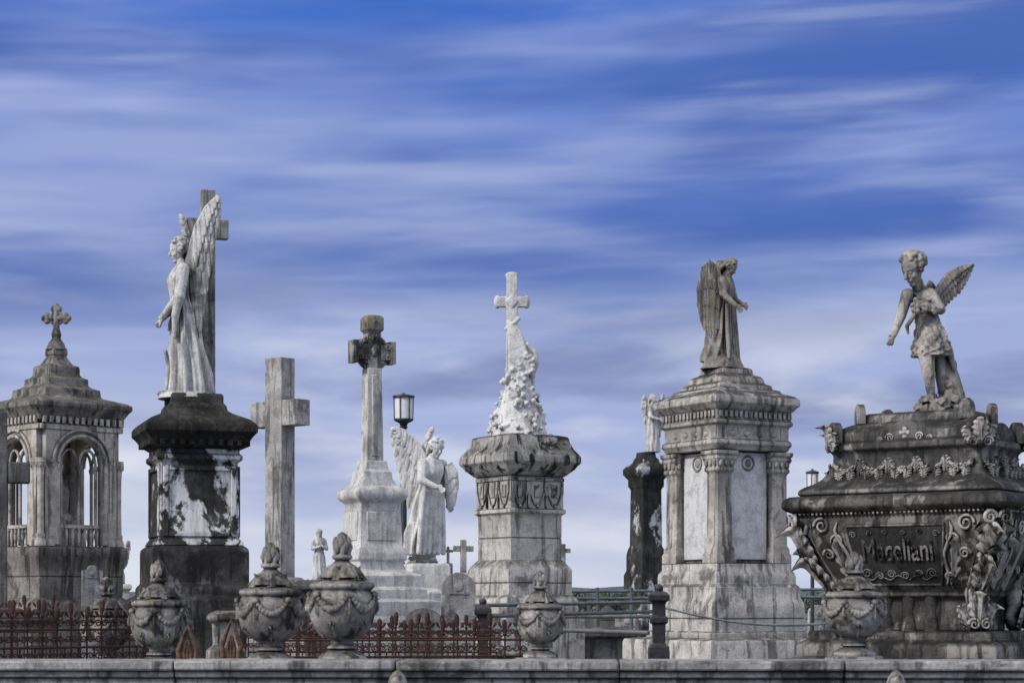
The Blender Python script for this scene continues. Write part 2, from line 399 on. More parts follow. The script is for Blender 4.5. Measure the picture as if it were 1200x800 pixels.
# ================================================================ angel with cross monument
M=Mon('angel_cross_monument',227,25); Y=18; k=yk(Y)
P=Part(M,'cornice',m_blackcap,.012,yaw=Y)
P.rs([(36,463),(38,466),(38,474),(42,478),(43,483),(45,484),(50,487),(72,495),(79,500),(81,503),(81,510),(78,512),(74,516),(70,521),(66,524),(62,526),(59,528)],k=k); P.finish()
P=Part(M,'cornice_brackets',m_blackcap,.005,yaw=Y)
for i in range(4):
    P.xf=Matrix.Rotation(math.radians(Y+90*i),4,'Z'); hh=62*k
    for j in range(9): P.bx((j-4)*11-3,(j-4)*11+3,-hh-9,-hh+1,518,525)
P.finish()
P=Part(M,'shaft',m_black,.012,yaw=Y)
P.rs([(58,528),(58,534),(62,536),(62,541),(57,544),(56,546),(58,632),(62,636),(64,640)],k=k)
for i in range(4):
    P.xf=Matrix.Rotation(math.radians(Y+90*i),4,'Z'); hh=57*k
    for sg in (-1,1): P.bx(sg*hh*.86-3.2,sg*hh*.86+3.2,-hh-2.2,-hh+1,548,630)
    P.bx(-hh*.78,hh*.78,-hh-2,-hh+1,548,554); P.bx(-hh*.78,hh*.78,-hh-2.6,-hh+1,624,630)
P.finish()
P=Part(M,'plinth',m_blackpl,.015,yaw=Y)
P.rs([(64,640.3),(69,644),(70,648),(70,684),(74,687),(76,690),(76,698),(88,702),(88,M.gpy)],k=k); P.finish()
P=Part(M,'cross',m_grey,.012,yaw=20)
c=P.xf.inverted()@Vector((14,16,0)); x,y=c.x,c.y
P.bx(x-8,x+8,y-6,y+6,220,464); P.bx(x-25,x-8,y-5.5,y+5.5,254,277); P.bx(x+8,x+24,y-5.5,y+5.5,254,277); P.finish()
P=Part(M,'angel',m_ang,voxel=.8,sm=1); f=Fig(P,M.p(219,463,-4),180,-78,lean=(.03,0))
f.robe([(0,-.03,0,.15,.14,.17),(.06,-.03,0,.14,.135,.2),(.2,-.025,0,.12,.125,.2),(.4,-.01,0,.098,.115,.17),(.55,0,0,.075,.095,.14),(.64,.015,0,.068,.088,.1),(.74,.02,0,.078,.108,.09),(.81,.005,0,.06,.105,.06),(.845,.0,0,.038,.055,.02),(.885,.012,0,.028,.03,0)],9,.5)
f.head(f.p(.02,0,.935),.076*180,pitch=14,yaw=8,cs=.95,curls=80)
for sg in (-1,1):
    sh=f.p(0,.1*sg,.80); el=f.p(.03,.135*sg,.62); wr=f.p(.135,.03*sg,.50)
    f.P.chain([sh,el,wr],[.042*180,.036*180,.022*180]); f.P.chain([el,f.p(.06,.12*sg,.5),f.p(.07,.10*sg,.36)],[.03*180,.026*180,.012*180])
    f.hand(wr,f.p(.175,-.01*sg,.43)-wr,Vector((0,sg*.4,1)),.050*180)
for i in range(5): P.chain([f.p(-.08+.05*i,-.12,.45-.04*i),f.p(-.10+.05*i,-.13,.2),f.p(-.12+.06*i,-.14,.02)],[2.6,2.8,3])
P.chain([f.p(-.06,-.1,.78),f.p(.02,-.11,.6),f.p(.09,-.07,.44)],[4,5,4])
P.cap(f.p(.08,-.05,.02),f.p(.17,-.05,.01),4.5,3)
P.lathe([(30,461),(33,465),(34,468)],(-8,0),24); P.finish()
P=Part(M,'angel_wings',m_ang)
nv=Vector((-.25,-1,0)).normalized()
P.wing([M.p(220,318,-8),M.p(226,292,-11),M.p(233,268,-14),M.p(244,246,-14),M.p(257,232,-13)],[M.p(222,344,-11),M.p(229,376,-14),M.p(237,398,-14),M.p(244,352,-14),M.p(252,300,-13),M.p(259,258,-13)],17,3.4,1.5,nv=nv,arm=4.5)
P.wing([M.p(219,314,-2),M.p(218,290,0),M.p(214,270,1),M.p(211,251,1)],[M.p(236,350,3),M.p(236,330,3),M.p(228,300,3),M.p(219,270,2)],11,3.2,1.1,nv=nv,arm=3.4)
P.finish()
# ================================================================ plain stone cross
M=Mon('stone_cross',328,31); Y=-40
P=Part(M,'cross',m_crossg,.012,yaw=Y)
P.bx(-14,14,-11,11,420,690); P.bx(-40,-14,-10.3,10.3,470,500); P.bx(14,40,-10.3,10.3,470,500); P.finish()
P=Part(M,'plinth',m_crossg,.02,yaw=Y); P.rs([(18,676),(26,684),(30,692),(30,M.gpy)]); P.finish()
# ================================================================ celtic cross
M=Mon('celtic_cross_monument',436,28); Y=28; k=yk(Y)
P=Part(M,'pedestal',m_white,.014,yaw=Y)
P.rs([(18,540),(19,545),(20,551),(24,553),(25,562),(28,565),(30,570),(38,572),(43,577),(43,583),(40,586),(35,589),(34,592),(37,640),(41,644),(42,650),(42,656),(38,658),(40,668),(60,674),(60,688),(66,690),(66,702),(82,704),(82,722),(90,724),(90,M.gpy)],k=k)
for i in range(4):
    P.xf=Matrix.Rotation(math.radians(Y+90*i),4,'Z'); hh=36*k
    P.bx(-hh*.7,hh*.7,-hh-1.2,-hh+3,600,634)
P.finish()
P=Part(M,'shaft',m_celt,.01,yaw=Y); P.rs([(12,432),(12,434),(14,541)],k=k*1.0)
P.bx(-5,5,-11.2,-9,440,535); P.finish()
P=Part(M,'ringed_head',m_celth,.006,yaw=Y)
P.bx(-8.5,8.5,-7.5,7.5,392,432.5); P.bx(-23,-8.5,-7,7,404,422); P.bx(8.5,23,-7,7,404,422)
P.bx(-27,-20,-8.5,8.5,400,426); P.bx(20,27,-8.5,8.5,400,426)
P.tube([(18.5*math.cos(t*math.pi/16),0,-413+18.5*math.sin(t*math.pi/16)) for t in range(32)],3.6,10,True)
for sx in (-1,1):
    for sz in (-1,1): P.ell((sx*11,-5,-413+sz*12),2.8); P.scroll((sx*17,-8,-413+sz*6),Vector((1,0,0)),Vector((0,0,1)),3.5,1.2,sg=sx)
P.scroll((0,-8,-399),Vector((1,0,0)),Vector((0,0,1)),4,1.2)
P.ell((0,-8,-413),(6,3,6)); P.finish()
P=Part(M,'top_arm',m_celtop,.006,yaw=Y)
P.rs([(7,370),(9.5,372),(10.5,374),(10.5,387),(8,390),(7.6,392.3)]); P.scroll((0,-10.5,-380),Vector((1,0,0)),Vector((0,0,1)),4,1.1); P.finish()
# ================================================================ lamp posts
def lamp(px,D,top,bot,w,off=0):
    M=Mon('street_lamp',px,D); hh=bot-top
    P=Part(M,'post_and_frame',m_iron,sharp=50)
    P.lathe([(w*.1,top-hh*.06),(w*.25,top-hh*.01),(w*1.02,top+hh*.05),(w*1.05,top+hh*.1),(w*.95,top+hh*.12),(w*.3,top+hh*.13)])
    P.lathe([(w*.9,bot-hh*.16),(w*.92,bot-hh*.1),(w*.4,bot),(w*.3,bot+hh*.1),(w*.42,bot+hh*.14),(w*.22,bot+hh*.2),(w*.2,bot+hh*2),(w*.3,bot+hh*2.1),(w*.3,M.gpy-hh),(w*.6,M.gpy)])
    for i in range(6):
        a=i*math.pi/3+.2; x,y=w*.92*math.cos(a),w*.92*math.sin(a); P.tube([(x,y,-top-hh*.1),(x*.95,y*.95,-bot+hh*.12)],w*.05,6)
    P.finish()
    P=Part(M,'lantern_glass',m_glass,sharp=60); P.lathe([(w*.82,top+hh*.12),(w*.84,top+hh*.3),(w*.8,bot-hh*.12)],n=24); P.finish()
lamp(473,36,462,496,12.5)
lamp(952,45,551,583,7.5)
# ================================================================ white winged angel group
M=Mon('winged_angel_monument',498,30)
P=Part(M,'angel',m_white2,voxel=.8,sm=1); f=Fig(P,M.p(492,650),135,42,lean=(.06,.13))
f.robe([(0,0,0,.13,.16,.2),(.15,0,0,.13,.17,.2),(.3,.0,.0,.11,.15,.18),(.48,-.005,0,.09,.125,.15),(.6,0,0,.075,.1,.12),(.72,.008,0,.085,.12,.1),(.8,-.005,0,.066,.12,.07),(.845,-.01,0,.04,.06,.02),(.885,0,0,.03,.033,0)],8,1.2)
f.head(f.p(.03,.0,.93),.078*135,pitch=22,yaw=-10,curls=90)
for sg,el,wr in ((1,(.0,.17,.62),(.06,.2,.46)),(-1,(.07,-.15,.64),(.17,-.06,.58))):
    e=f.p(*el); w=f.p(*wr); P.chain([f.p(0,.11*sg,.79),e,w],[6.5,5,3.2]); f.hand(w,w-e,(0,0,1) if sg<0 else (-1,0,0),7)
for i in range(6): P.chain([f.p(.09,-.12+.04*i,.55),f.p(.12,-.14+.05*i,.3),f.p(.14,-.13+.055*i,.02)],[2.5,3,3.2])
rocks(P,M.p(494,662),19,17,16,30,(4,7)); P.finish()
P=Part(M,'wings',m_white2)
P.wing([M.p(504,545,8),M.p(494,528,10),M.p(484,512,10),M.p(472,503,8),M.p(461,500,6)],[M.p(494,600,10),M.p(486,610,12),M.p(477,592,12),M.p(469,565,11),M.p(464,540,10),M.p(459,512,8)],14,4,1.1,arm=3.5)
P.wing([M.p(506,545,12),M.p(500,525,16),M.p(502,508,17),M.p(507,499,16)],[M.p(498,590,14),M.p(488,575,18),M.p(490,545,18),M.p(498,515,18)],10,3.6,1.1,arm=3)
P.wing([M.p(522,548,8),M.p(529,542,8),M.p(534,550,6)],[M.p(526,600,8),M.p(532,592,8),M.p(535,576,8)],7,3,1,arm=2.5); P.finish()
P=Part(M,'pedestal',m_white,.015,yaw=20); P.rs([(22,660),(24,664),(24,690),(30,694),(30,M.gpy)]); P.finish()
# ================================================================ centre monument
M=Mon('rock_cross_monument',609,26); Y=33; k=yk(Y)
P=Part(M,'cornice',m_tank,.012,yaw=Y)
P.rs([(46,511),(56,513),(58,515),(59,520),(64,528),(70,534),(72,537),(72,544),(68,547),(65,551),(59,555),(55,558),(52,559.5)],k=k); P.finish()
P=Part(M,'shaft',m_tan,.012,yaw=Y)
P.rs([(51,559.8),(51,597),(54,598),(54,602),(50,604),(49,606),(49,656),(54,660),(58,664),(61,668),(61,697),(66,700),(68,703),(68,718),(76,722),(76,M.gpy)],k=k,joints=(631,683)); P.finish()
P=Part(M,'frieze_panels',m_tank,.006,yaw=Y)
for i in range(4):
    P.xf=Matrix.Rotation(math.radians(Y+90*i),4,'Z'); hh=51*k
    P.bx(-hh,hh,-hh-1.4,-hh+1,561,565); 
    for x in (-24,0,24):
        pts=[(x-10,-hh-1,-566),(x-10,-hh-1,-578),(x-4,-hh-1,-592),(x+4,-hh-1,-592),(x+10,-hh-1,-578),(x+10,-hh-1,-566)]
        P.tube(pts,1.3,6); P.bx(x-4,x+4,-hh-1.2,-hh+1,570,584)
        P.ell((x,-hh-1,-594),2)
    for x in (-12,12): P.bx(x-1.6,x+1.6,-hh-2.2,-hh+1,566,596)
P.finish()
P=Part(M,'rock_mound_and_cross',m_white2,voxel=.8,sm=1)
rocks(P,M.p(609,518),36,34,24,110,(5,9),.75,1,.6); rocks(P,M.p(608,497),27,27,36,130,(4,8),.62,1,.4); rocks(P,M.p(607,465),18,18,38,90,(4,7),.6,1,.2)
P.lathe([(8,432),(14,445),(20,470),(28,495),(36,514)],(-1,0),14)
for q in range(90):
    a=random.uniform(0,6.28); z=random.uniform(0,85); r=39*(1-z/125)
    P.ell((math.cos(a)*r-1-z*.02,math.sin(a)*r,-514+z),random.uniform(1.6,3.6),lo=True)
cx=600-609
P.box((cx,0,-383),(14,11,126),taper=.9); P.box((cx,0,-354),(34,9.5,12))
P.box((cx,0,-354),(12,9,34))
for dx,dz in ((-17,0),(17,0),(0,31)):
    P.ell((cx+dx,0,-354+dz),(4.5,5.5,8) if dx else (8,5.5,4.5)); P.ell((cx+dx*.8,0,-354+dz*.85),(6,5,6))
P.box((cx,0,-354),(10,13,10),Matrix.Rotation(.785,3,'Y'))
random.seed(21)
for i in range(9):
    t=i/8; x0=cx-4+12*t; P.chain([(x0,-7-2*math.sin(t*3.1),-378-6*t),(x0+3*t+1,-9,-398),(x0+7*t+2,-10,-420),(x0+11*t+1,-9,-446+10*t)],[1.6,2.2,2.6,2.4])
P.chain([(cx-7,-4,-386),(cx+2,-9,-380),(cx+8,-5,-374)],[2.4,2.8,2.4])
P.chain([(cx+9,-4,-392),(cx+15,-5,-404),(cx+21,-4,-419),(cx+24,-3,-440)],[2.4,3.4,4.2,4])
P.chain([(cx+18,-8,-404),(cx+27,-6,-414),(cx+29,-4,-426),(cx+24,-4,-438)],[2.4,3.2,3.2,3])
for i in range(40):
    a=random.uniform(0,6.28); P.ell((cx+17+8*math.cos(a)+random.uniform(-2,2),-11+random.uniform(-2,3),-428+10*math.sin(a)+random.uniform(-2,2)),random.uniform(1.8,3.2),lo=True)
P.finish()
# ================================================================ distant angel on column
M=Mon('angel_pedestal_monument',757,38); Y=30;k=yk(Y)
P=Part(M,'pedestal',m_black2,.012,yaw=Y)
P.rs([(11,530),(12,536),(15,538),(16,542),(24,547),(27,550),(27,556),(24,559),(21,562),(21,570),(19,572),(18,574),(19,640),(21,643),(23,650),(23,668),(26,674),(26,M.gpy)],k=k); P.finish()
P=Part(M,'angel',m_ang,voxel=.8,sm=1); f=Fig(P,M.p(765,530),66,50)
f.robe(ROBE,8,1); f.head(f.p(.02,0,.95),5.4,pitch=10,curls=20)
for sg in (-1,1):
    e=f.p(.05,.14*sg,.62); w=f.p(.15,.05*sg,.58); P.chain([f.p(0,.1*sg,.79),e,w],[3,2.6,1.8]); f.hand(w,w-e,(0,0,1),3.6)
P.finish()
P=Part(M,'wings',m_ang)
P.wing([M.p(764,485,3),M.p(760,472,4),M.p(755,462,4)],[M.p(763,516,4),M.p(758,510,4),M.p(753,480,4)],8,2.4,.9,arm=1.8)
P.wing([M.p(768,485,4),M.p(773,470,5),M.p(777,461,5)],[M.p(772,516,4),M.p(777,500,4),M.p(779,476,4)],8,2.4,.9,arm=1.8); P.finish()
# ================================================================ pavilion monument
M=Mon('columned_angel_monument',851,25); Y=31; k=yk(Y)
P=Part(M,'roof_and_entablature',m_pav,.01,yaw=Y)
P.rs([(26,432),(30,434),(31,439),(34,441),(40,443),(43,446),(44,451),(52,454),(53,458),(62,460),(63,463),(78,467),(83,470),(84,473),(84,478),(80,481),(77,484),(74,486),(74,496),(76,497),(76,501),(72,503),(71,506),(71,518),(74,520),(75,524),(72,527),(70,531)],k=k); P.finish()
P=Part(M,'dentils',m_pav,.004,yaw=Y)
for i in range(4):
    P.xf=Matrix.Rotation(math.radians(Y+90*i),4,'Z'); hh=74*k
    for j in range(15): P.bx((j-7)*7-2.1,(j-7)*7+2.1,-hh-2.6,-hh+.5,487,494)
    hb=71*k
    for x in (-30,-10,10,30): P.ell((x,-hb,-512),(5,1.6,3.5))
P.finish()
P=Part(M,'core',m_pav,.008,yaw=Y); P.rs([(39,531.4),(39,660)])
P.finish()
P=Part(M,'marble_panels',m_panel,.006,yaw=Y)
for i in range(4):
    P.xf=Matrix.Rotation(math.radians(Y+90*i),4,'Z'); P.bx(-27,27,-41.5,-38,533,656)
P.finish()
P=Part(M,'panel_medallions',m_pav,yaw=Y)
for i in range(4):
    P.xf=Matrix.Rotation(math.radians(Y+90*i),4,'Z')
    P.tube([(8*math.cos(t*math.pi/12),-42,-545+8*math.sin(t*math.pi/12)) for t in range(24)],1.3,8,True)
    P.ell((0,-42,-545),(4.5,1.2,4.5))
P.finish()
P=Part(M,'corner_pilasters',m_pav,.006,yaw=Y)
for sx in (-1,1):
    for sy in (-1,1):
        P.rs([(15.5,532),(15.5,536),(13.5,538),(14.5,541),(12.5,545),(11.5,550),(12.5,552),(12.5,555),(10.5,557),(10,560),(10.5,640),(12.5,644),(12.5,648),(14,651),(14,660.5)],(sx*40,sy*40))
        for j in (-1,0,1):
            for q in range(4):
                a=q*math.pi/2; ca,sa=math.cos(a),math.sin(a); X=j*8; Yy=-12.6
                P.ell((sx*40+X*ca-Yy*sa,sy*40+X*sa+Yy*ca,-546),(2.6,2.6,4.5),lo=True)
P.finish()
P=Part(M,'base',m_tan,.015,yaw=Y)
P.rs([(74,660.8),(74,668),(78,672),(79,676),(79,684),(84,688),(84,700),(88,706),(89,712),(89,738),(92,740),(92,746),(118,748),(120,752),(120,M.gpy)],k=k,joints=(724,)); P.finish()
P=Part(M,'angel',m_ang2,voxel=.75,sm=2); f=Fig(P,M.p(841,424),118,62,lean=(.07,0))
f.robe([(0,-.02,0,.15,.14,.16),(.1,-.01,0,.14,.14,.18),(.3,.0,0,.12,.13,.17),(.48,.01,0,.1,.12,.14),(.6,.02,0,.08,.095,.12),(.72,.03,0,.088,.115,.1),(.8,.03,0,.068,.115,.06),(.845,.04,0,.045,.06,.02),(.885,.06,0,.03,.033,0)],8,2.2)
f.head(f.p(.075,0,.925),.078*118,pitch=38,curls=70)
for sg,el,wr in ((-1,(.08,-.16,.64),(.22,-.15,.52)),(1,(.08,.14,.62),(.2,.08,.56))):
    e=f.p(*el); w=f.p(*wr); P.chain([f.p(.03,.11*sg,.79),e,w],[5.5,4.6,2.8]); f.hand(w,w-e+Vector((0,0,-2)),(0,0,1),6.5)
for i in range(5): P.chain([f.p(.1,-.1+.05*i,.55),f.p(.13,-.12+.06*i,.3),f.p(.17,-.12+.06*i,.02)],[2.2,2.6,2.8])
P.lathe([(17,418),(21,422),(23,427),(26,433)],(-5,0),18,rip=lambda a,i:.08*math.sin(5*a+i))
P.finish()
P=Part(M,'angel_wings',m_ang2)
nv=Vector((.2,-1,0)).normalized()
P.wing([M.p(843,330,-12),M.p(838,316,-15),M.p(830,309,-14),M.p(822,316,-12),M.p(819,335,-10)],[M.p(843,385,-14),M.p(836,396,-15),M.p(829,396,-14),M.p(822,388,-12),M.p(819,366,-10)],11,3.6,1.2,nv=nv,arm=3.4)
P.wing([M.p(850,328,9),M.p(852,312,14),M.p(849,304,16),M.p(842,303,16)],[M.p(842,380,10),M.p(838,385,12),M.p(836,370,14),M.p(835,340,14)],9,3.4,1.1,nv=nv,arm=3); P.finish()
# ================================================================ sarcophagus with cherub
M=Mon('cherub_sarcophagus',1085,20); Y=-35; AB=(134,105)
P=Part(M,'body',m_sarc,.012,yaw=Y)
P.rs([(-14,582),(-6,583),(-1,586),(1,590),(1,596),(-2,599),(-8,602),(-12,606),(-11,612),(-11,620),(-14,632),(-19,646),(-26,661),(-34,676),(-43,689),(-48,694),(-48,698),(-52,700),(-56,704),(-56,738)],ab=AB); P.finish()
P=Part(M,'lid',m_lid,.01,yaw=Y)
P.rs([(-76,484),(-70,486),(-68,490),(-67,496),(-60,498),(-52,502),(-46,507),(-44,510),(-44,518),(-40,520),(-38,523),(-38,528),(-42,531),(-44,534),(-44,540),(-43,546),(-40,554),(-34,562),(-26,568),(-18,572),(-14,575),(-13,580),(-16,582.4)],ab=AB); P.finish()
P=Part(M,'base_slab',m_sarc,.015,yaw=Y)
P.rs([(-24,738),(-22,741),(-22,748),(-14,752),(-12,756),(-12,768),(4,772),(4,M.gpy)],ab=AB); P.finish()
PR=[(-12,606),(-11,612),(-11,620),(-14,632),(-19,646),(-26,661),(-34,676),(-43,689),(-48,696)]
def pf(py):
    if py<=606: return -12
    for i in range(len(PR)-1):
        if py<=PR[i+1][1]:
            t=(py-PR[i][1])/(PR[i+1][1]-PR[i][1]); return PR[i][0]*(1-t)+PR[i+1][0]*t
    return -48
def half(side): return (134,105) if side%2==0 else (105,134)
def fp(side,x,py,off=0):
    hx,hy=half(side); kx=(hx+pf(py))/(hx-11); return Vector((x*kx,-(hy+pf(py))-off,-py))
def side_xf(side): return Matrix.Rotation(math.radians(Y+90*side),4,'Z')
P=Part(M,'short_balusters',m_sarc,sharp=60,yaw=Y)
for x in (-28,0,28):
    for yy in (-46,46): P.lathe([(10,696),(9,705),(6,716),(9,728),(10,739)],(x,yy),14)
P.finish()
P=Part(M,'feet',m_carv,sharp=60,yaw=Y)
for sx in (-1,1):
    for sy in (-1,1):
        o=Vector((sx,sy,0)).normalized(); sd=Vector((-o.y,o.x,0)); c=Vector((sx*80,sy*51,0))
        P.chain([c+Vector((0,0,-694))+o*4,c+Vector((0,0,-708))+o*8,c+Vector((0,0,-722))+o*2,c+Vector((0,0,-732))+o*8],[13,11,8,9])
        P.leaf(c+o*12+Vector((0,0,-736)),(o.x*.1,o.y*.1,1),o,46,30,3,curl=.5)
        for sg in (-1,1):
            P.leaf(c+o*8+sd*sg*6+Vector((0,0,-738)),o*.1+sd*sg*.45+Vector((0,0,1)),o+sd*sg*.6,36,20,2.5,curl=.5)
            P.scroll(c+o*17+sd*sg*7+Vector((0,0,-730)),sd,Vector((0,0,1)),7,2.2,sg=sg)
P.finish()
P=Part(M,'acanthus_relief',m_carv,sharp=70,yaw=Y)
def wleaf(side,x,pb,ptp,w,lean=0,t=3.2,curl=.3):
    a=fp(side,x,pb,-.3); b=fp(side,x+lean,ptp,.2); P.leaf(a,b-a,(0,-1,.25),(b-a).length,w,t,curl)
for side in range(4):
    P.xf=side_xf(side)
    hx=half(side)[0]
    for sg in (-1,1):
        for (x,w,pt,pb,ln) in ((hx-26,34,612,690,4),(hx-52,22,628,688,-6),(hx-8-4,18,640,692,8)):
            wleaf(side,sg*x,pb,pt,w,sg*ln)
        for (x,py,R) in ((hx-46,617,10),(hx-62,634,7),(hx-44,650,7),(hx-60,676,6)):
            c=fp(side,sg*x,py,1); P.scroll(c,Vector((1,0,0)),(fp(side,0,py-5)-fp(side,0,py+5)).normalized(),R,2.1,sg=sg)
        c=[fp(side,sg*(hx-66),613+q*9,1.5)+Vector((sg*4*math.sin(q*1.1),0,0)) for q in range(9)]; P.tube(c,[1,2,2.4,2.4,2,2.4,2.2,1.6,.8],7)
    if side%2:
        wleaf(side,0,690,618,34); 
        for sg in (-1,1): P.scroll(fp(side,sg*21,622,1),Vector((1,0,0)),Vector((0,0,1)),9,2.1,sg=-sg); P.scroll(fp(side,sg*19,668,1),Vector((1,0,0)),Vector((0,0,1)),6,1.8,sg=-sg)
    hy=half(side)[1]
    nb=int(hx*2/6)
    for i in range(nb+1): P.ell((-(hx-14)+i*(2*hx-28)/nb,-(hy-8),-603),(2.0,1.8,2.2),lo=True)
for sx in (-1,1):
    for sy in (-1,1):
        P.xf=side_xf(0); o=Vector((sx,sy,0)).normalized(); sd=Vector((-o.y,o.x,0))
        def cp(py,e): return Vector((sx*(134+pf(py)),sy*(105+pf(py)),-py))+o*e
        for (b0,b1,w) in ((692,648,30),(664,612,36)):
            a=cp(b0,-3); b=cp(b1,3); P.leaf(a,b-a,o+Vector((0,0,.1)),(b-a).length,w,5,curl=.5)
        for sg in (-1,1): P.scroll(cp(612,4)+sd*sg*9,sd,Vector((0,0,1)),8,2.6,sg=-sg)
P.finish()
P=Part(M,'lid_garlands',m_carv,sharp=70,yaw=Y); random.seed(31)
for side in range(4):
    P.xf=side_xf(side); hx,hy=half(side); b1=hy-42
    n=5 if side%2==0 else 4; w=(hx-46)*2/n
    for i in range(n):
        xa=-(hx-46)+w*i; swag(P,(xa+2,-b1-3,-545),(xa+w-2,-b1-3,-545),9+random.uniform(0,4),(0,-1,0),3.2,16)
        if i: P.leaf((xa,-b1-3,-558),(0,-.1,1),(0,-1,0),20,14,2,curl=.3)
        P.leaf((xa+w/2-6,-b1-8,-566),(-.2,0,1),(0,-1,.3),15,12,1.8); P.leaf((xa+w/2+6,-b1-8,-566),(.2,0,1),(0,-1,.3),15,12,1.8)
P.finish()
def acro(P,x,y,rot,py,w,hh,th=9):
    R=Matrix.Rotation(math.radians(rot),4,'Z'); V=[];F=[];n=16
    pts=[(-w,0),]+[(-w*math.cos(math.pi*i/n),hh*.45+hh*.55*math.sin(math.pi*i/n)) for i in range(n+1)]+[(w,0)]
    for d in (-th/2,th/2): V+=[(px_,d,pz) for px_,pz in pts]
    m=len(pts); F.append(tuple(range(m))[::-1]); F.append(tuple(range(m,2*m)))
    for i in range(m):
        j=(i+1)%m; F.append((i,j,m+j,m+i))
    P.add(V,F,Matrix.Translation((x,y,-py))@R)
P=Part(M,'lid_ornaments',m_lid,.006,yaw=Y)
for sx in (-1,1):
    for sy in (-1,1): acro(P,sx*88,sy*59,sx*sy*-45,521,13,26,10); acro(P,sx*66,sy*38,sx*sy*-45,497,9,24,8)
for x,y,r in ((90,0,90),(-90,0,90)): acro(P,x,y,r,520,22,20,8)
for y in (-57,57):
    V=[(-70,-3,0),(70,-3,0),(0,-3,26),(-70,3,0),(70,3,0),(0,3,26)]
    P.add(V,[(0,1,2),(5,4,3),(0,3,4,1),(1,4,5,2),(2,5,3,0)],Matrix.Translation((0,y,-521)))
P.finish()
P=Part(M,'lid_carving',m_carv,sharp=70,yaw=Y)
for sx in (-1,1):
    for sy in (-1,1):
        o=Vector((sx,sy,0)).normalized(); sd=Vector((-o.y,o.x,0)); c0=Vector((sx*90,sy*61,-528))
        P.leaf(c0+o*2,(o.x*.15,o.y*.15,1),o,32,22,3,curl=.6)
        for sg in (-1,1): P.leaf(c0+sd*sg*7,sd*sg*.5+Vector((0,0,1)),o,24,15,2.4,curl=.6); P.scroll(c0+o*3+sd*sg*9+Vector((0,0,3)),sd,Vector((0,0,1)),6,2,sg=sg)
for yy in (-61,61):
    s_=1 if yy>0 else -1
    for q in range(4): P.feather((0,yy,-511),(7*math.cos(q*1.571),yy,-511+7*math.sin(q*1.571)),3,1.4,Vector((0,s_,0)))
    P.ell((0,yy,-511),2.5)
    for sg in (-1,1): P.scroll((sg*18,yy,-516),Vector((1,0,0)),Vector((0,0,1)),5,1.4,sg=sg); P.scroll((sg*31,yy,-518),Vector((1,0,0)),Vector((0,0,1)),3.5,1.1,sg=-sg)
P.finish()
P=Part(M,'inscription_panel',m_panl,sharp=50,yaw=Y)
x0,x1=-58,62
for side in (0,2):
    P.xf=side_xf(side); V=[];F=[]
    for j in range(11):
        py=620+j*6.4
        for x in (x0,x1): V.append(fp(side,x,py,.5))
    for j in range(10): o=j*2; F.append((o,o+2,o+3,o+1))
    P.add(V,F)
P.finish()
P=Part(M,'panel_frame',m_sarc,sharp=60,yaw=Y)
for side in (0,2):
    P.xf=side_xf(side)
    P.tube([fp(side,x0,618+q*6.7,.6) for q in range(11)],1.8,8); P.tube([fp(side,x1,618+q*6.7,.6) for q in range(11)],1.8,8)
    P.tube([fp(side,x0-1,618,.6),fp(side,x1+1,618,.6)],1.8,8); P.tube([fp(side,x0-1,685,.6),fp(side,x1+1,685,.6)],1.8,8)
P.finish()
P=Part(M,'panel_vine_carving',m_lett,sharp=60,yaw=Y); P.xf=side_xf(0)
for x,py,R,sg in ((-48,672,6,1),(-30,675,5,-1),(-12,673,5,1),(8,675,5,-1),(28,673,5,1),(48,672,6,-1),(-50,628,4,-1),(53,628,4,1),(-30,627,3,1),(-10,626,3,-1),(12,627,3,1),(33,626,3,-1)):
    P.scroll(fp(0,x,py,1),Vector((1,0,0)),Vector((0,-.4,.9)),R,1.2,sg=sg)
P.tube([fp(0,-52+4*i,677+2.5*math.sin(i*.9),.8) for i in range(28)],.9,6)
P.finish()
tl=math.atan2(abs(fp(0,0,668).y-fp(0,0,630).y),38)
cu=bpy.data.curves.new('inscription','FONT'); cu.body='Maceliani'; cu.size=33*M.u; cu.extrude=.5*M.u; cu.align_x='CENTER'; cu.align_y='CENTER'; cu.bevel_depth=.4*M.u; cu.shear=.12
to=bpy.data.objects.new('inscription',cu); sc.collection.objects.link(to); to.parent=M.root; cu.materials.append(m_lett)
pc=fp(0,2,647,1.7); ct=Matrix.Rotation(math.radians(Y),3,'Z')@Vector((pc.x,pc.y,0))
to.location=(ct.x*M.u,ct.y*M.u,EYE+(HOR-647)*M.u)
to.rotation_mode='QUATERNION'; to.rotation_quaternion=(Matrix.Rotation(math.radians(Y),3,'Z')@Matrix.Rotation(math.radians(90)+tl,3,'X')).to_quaternion(); to.scale=(.72,1.15,1)
# cherub
P=Part(M,'cherub',m_cher,voxel=.8,sm=1)
f=Fig(P,M.p(1100,470),188,-30); q=lambda a,b,d=0:M.p(a,b,d)
P.loft([(0,0,0,19,23,.15),(12,.5,0,18,22,.16),(28,0,-1,15,18,.14),(42,0,-4,12,14.5,.1),(56,0,-8,12,15,.07),(68,0,-11,13,17,.06),(78,0,-13,10,15,.03),(84,0,-14,6.5,7,0),(92,0,-16,6,6,0)],q(1091,418),f.F,f.S,1,72,8,.4)
hc=q(1069,316,-6); f.head(hc,18.5,pitch=30,yaw=-25,hair='curly',curls=170,cs=.9)
P.cap(q(1076,338,0),q(1071,326,-4),7,6.5)
P.chain([q(1062,346,-5),q(1055,370,-8),q(1045,394,-12)],[7.5,6,3.8]); f.hand(q(1045,394,-12),(-.45,-.2,-1),(-1,-.4,.4),8.5)
P.chain([q(1090,345,-2),q(1100,364,-10),q(1082,362,-20)],[7.5,6.3,4.2]); f.hand(q(1082,362,-20),(-1,-.2,.2),(0,-.3,1),8.5)
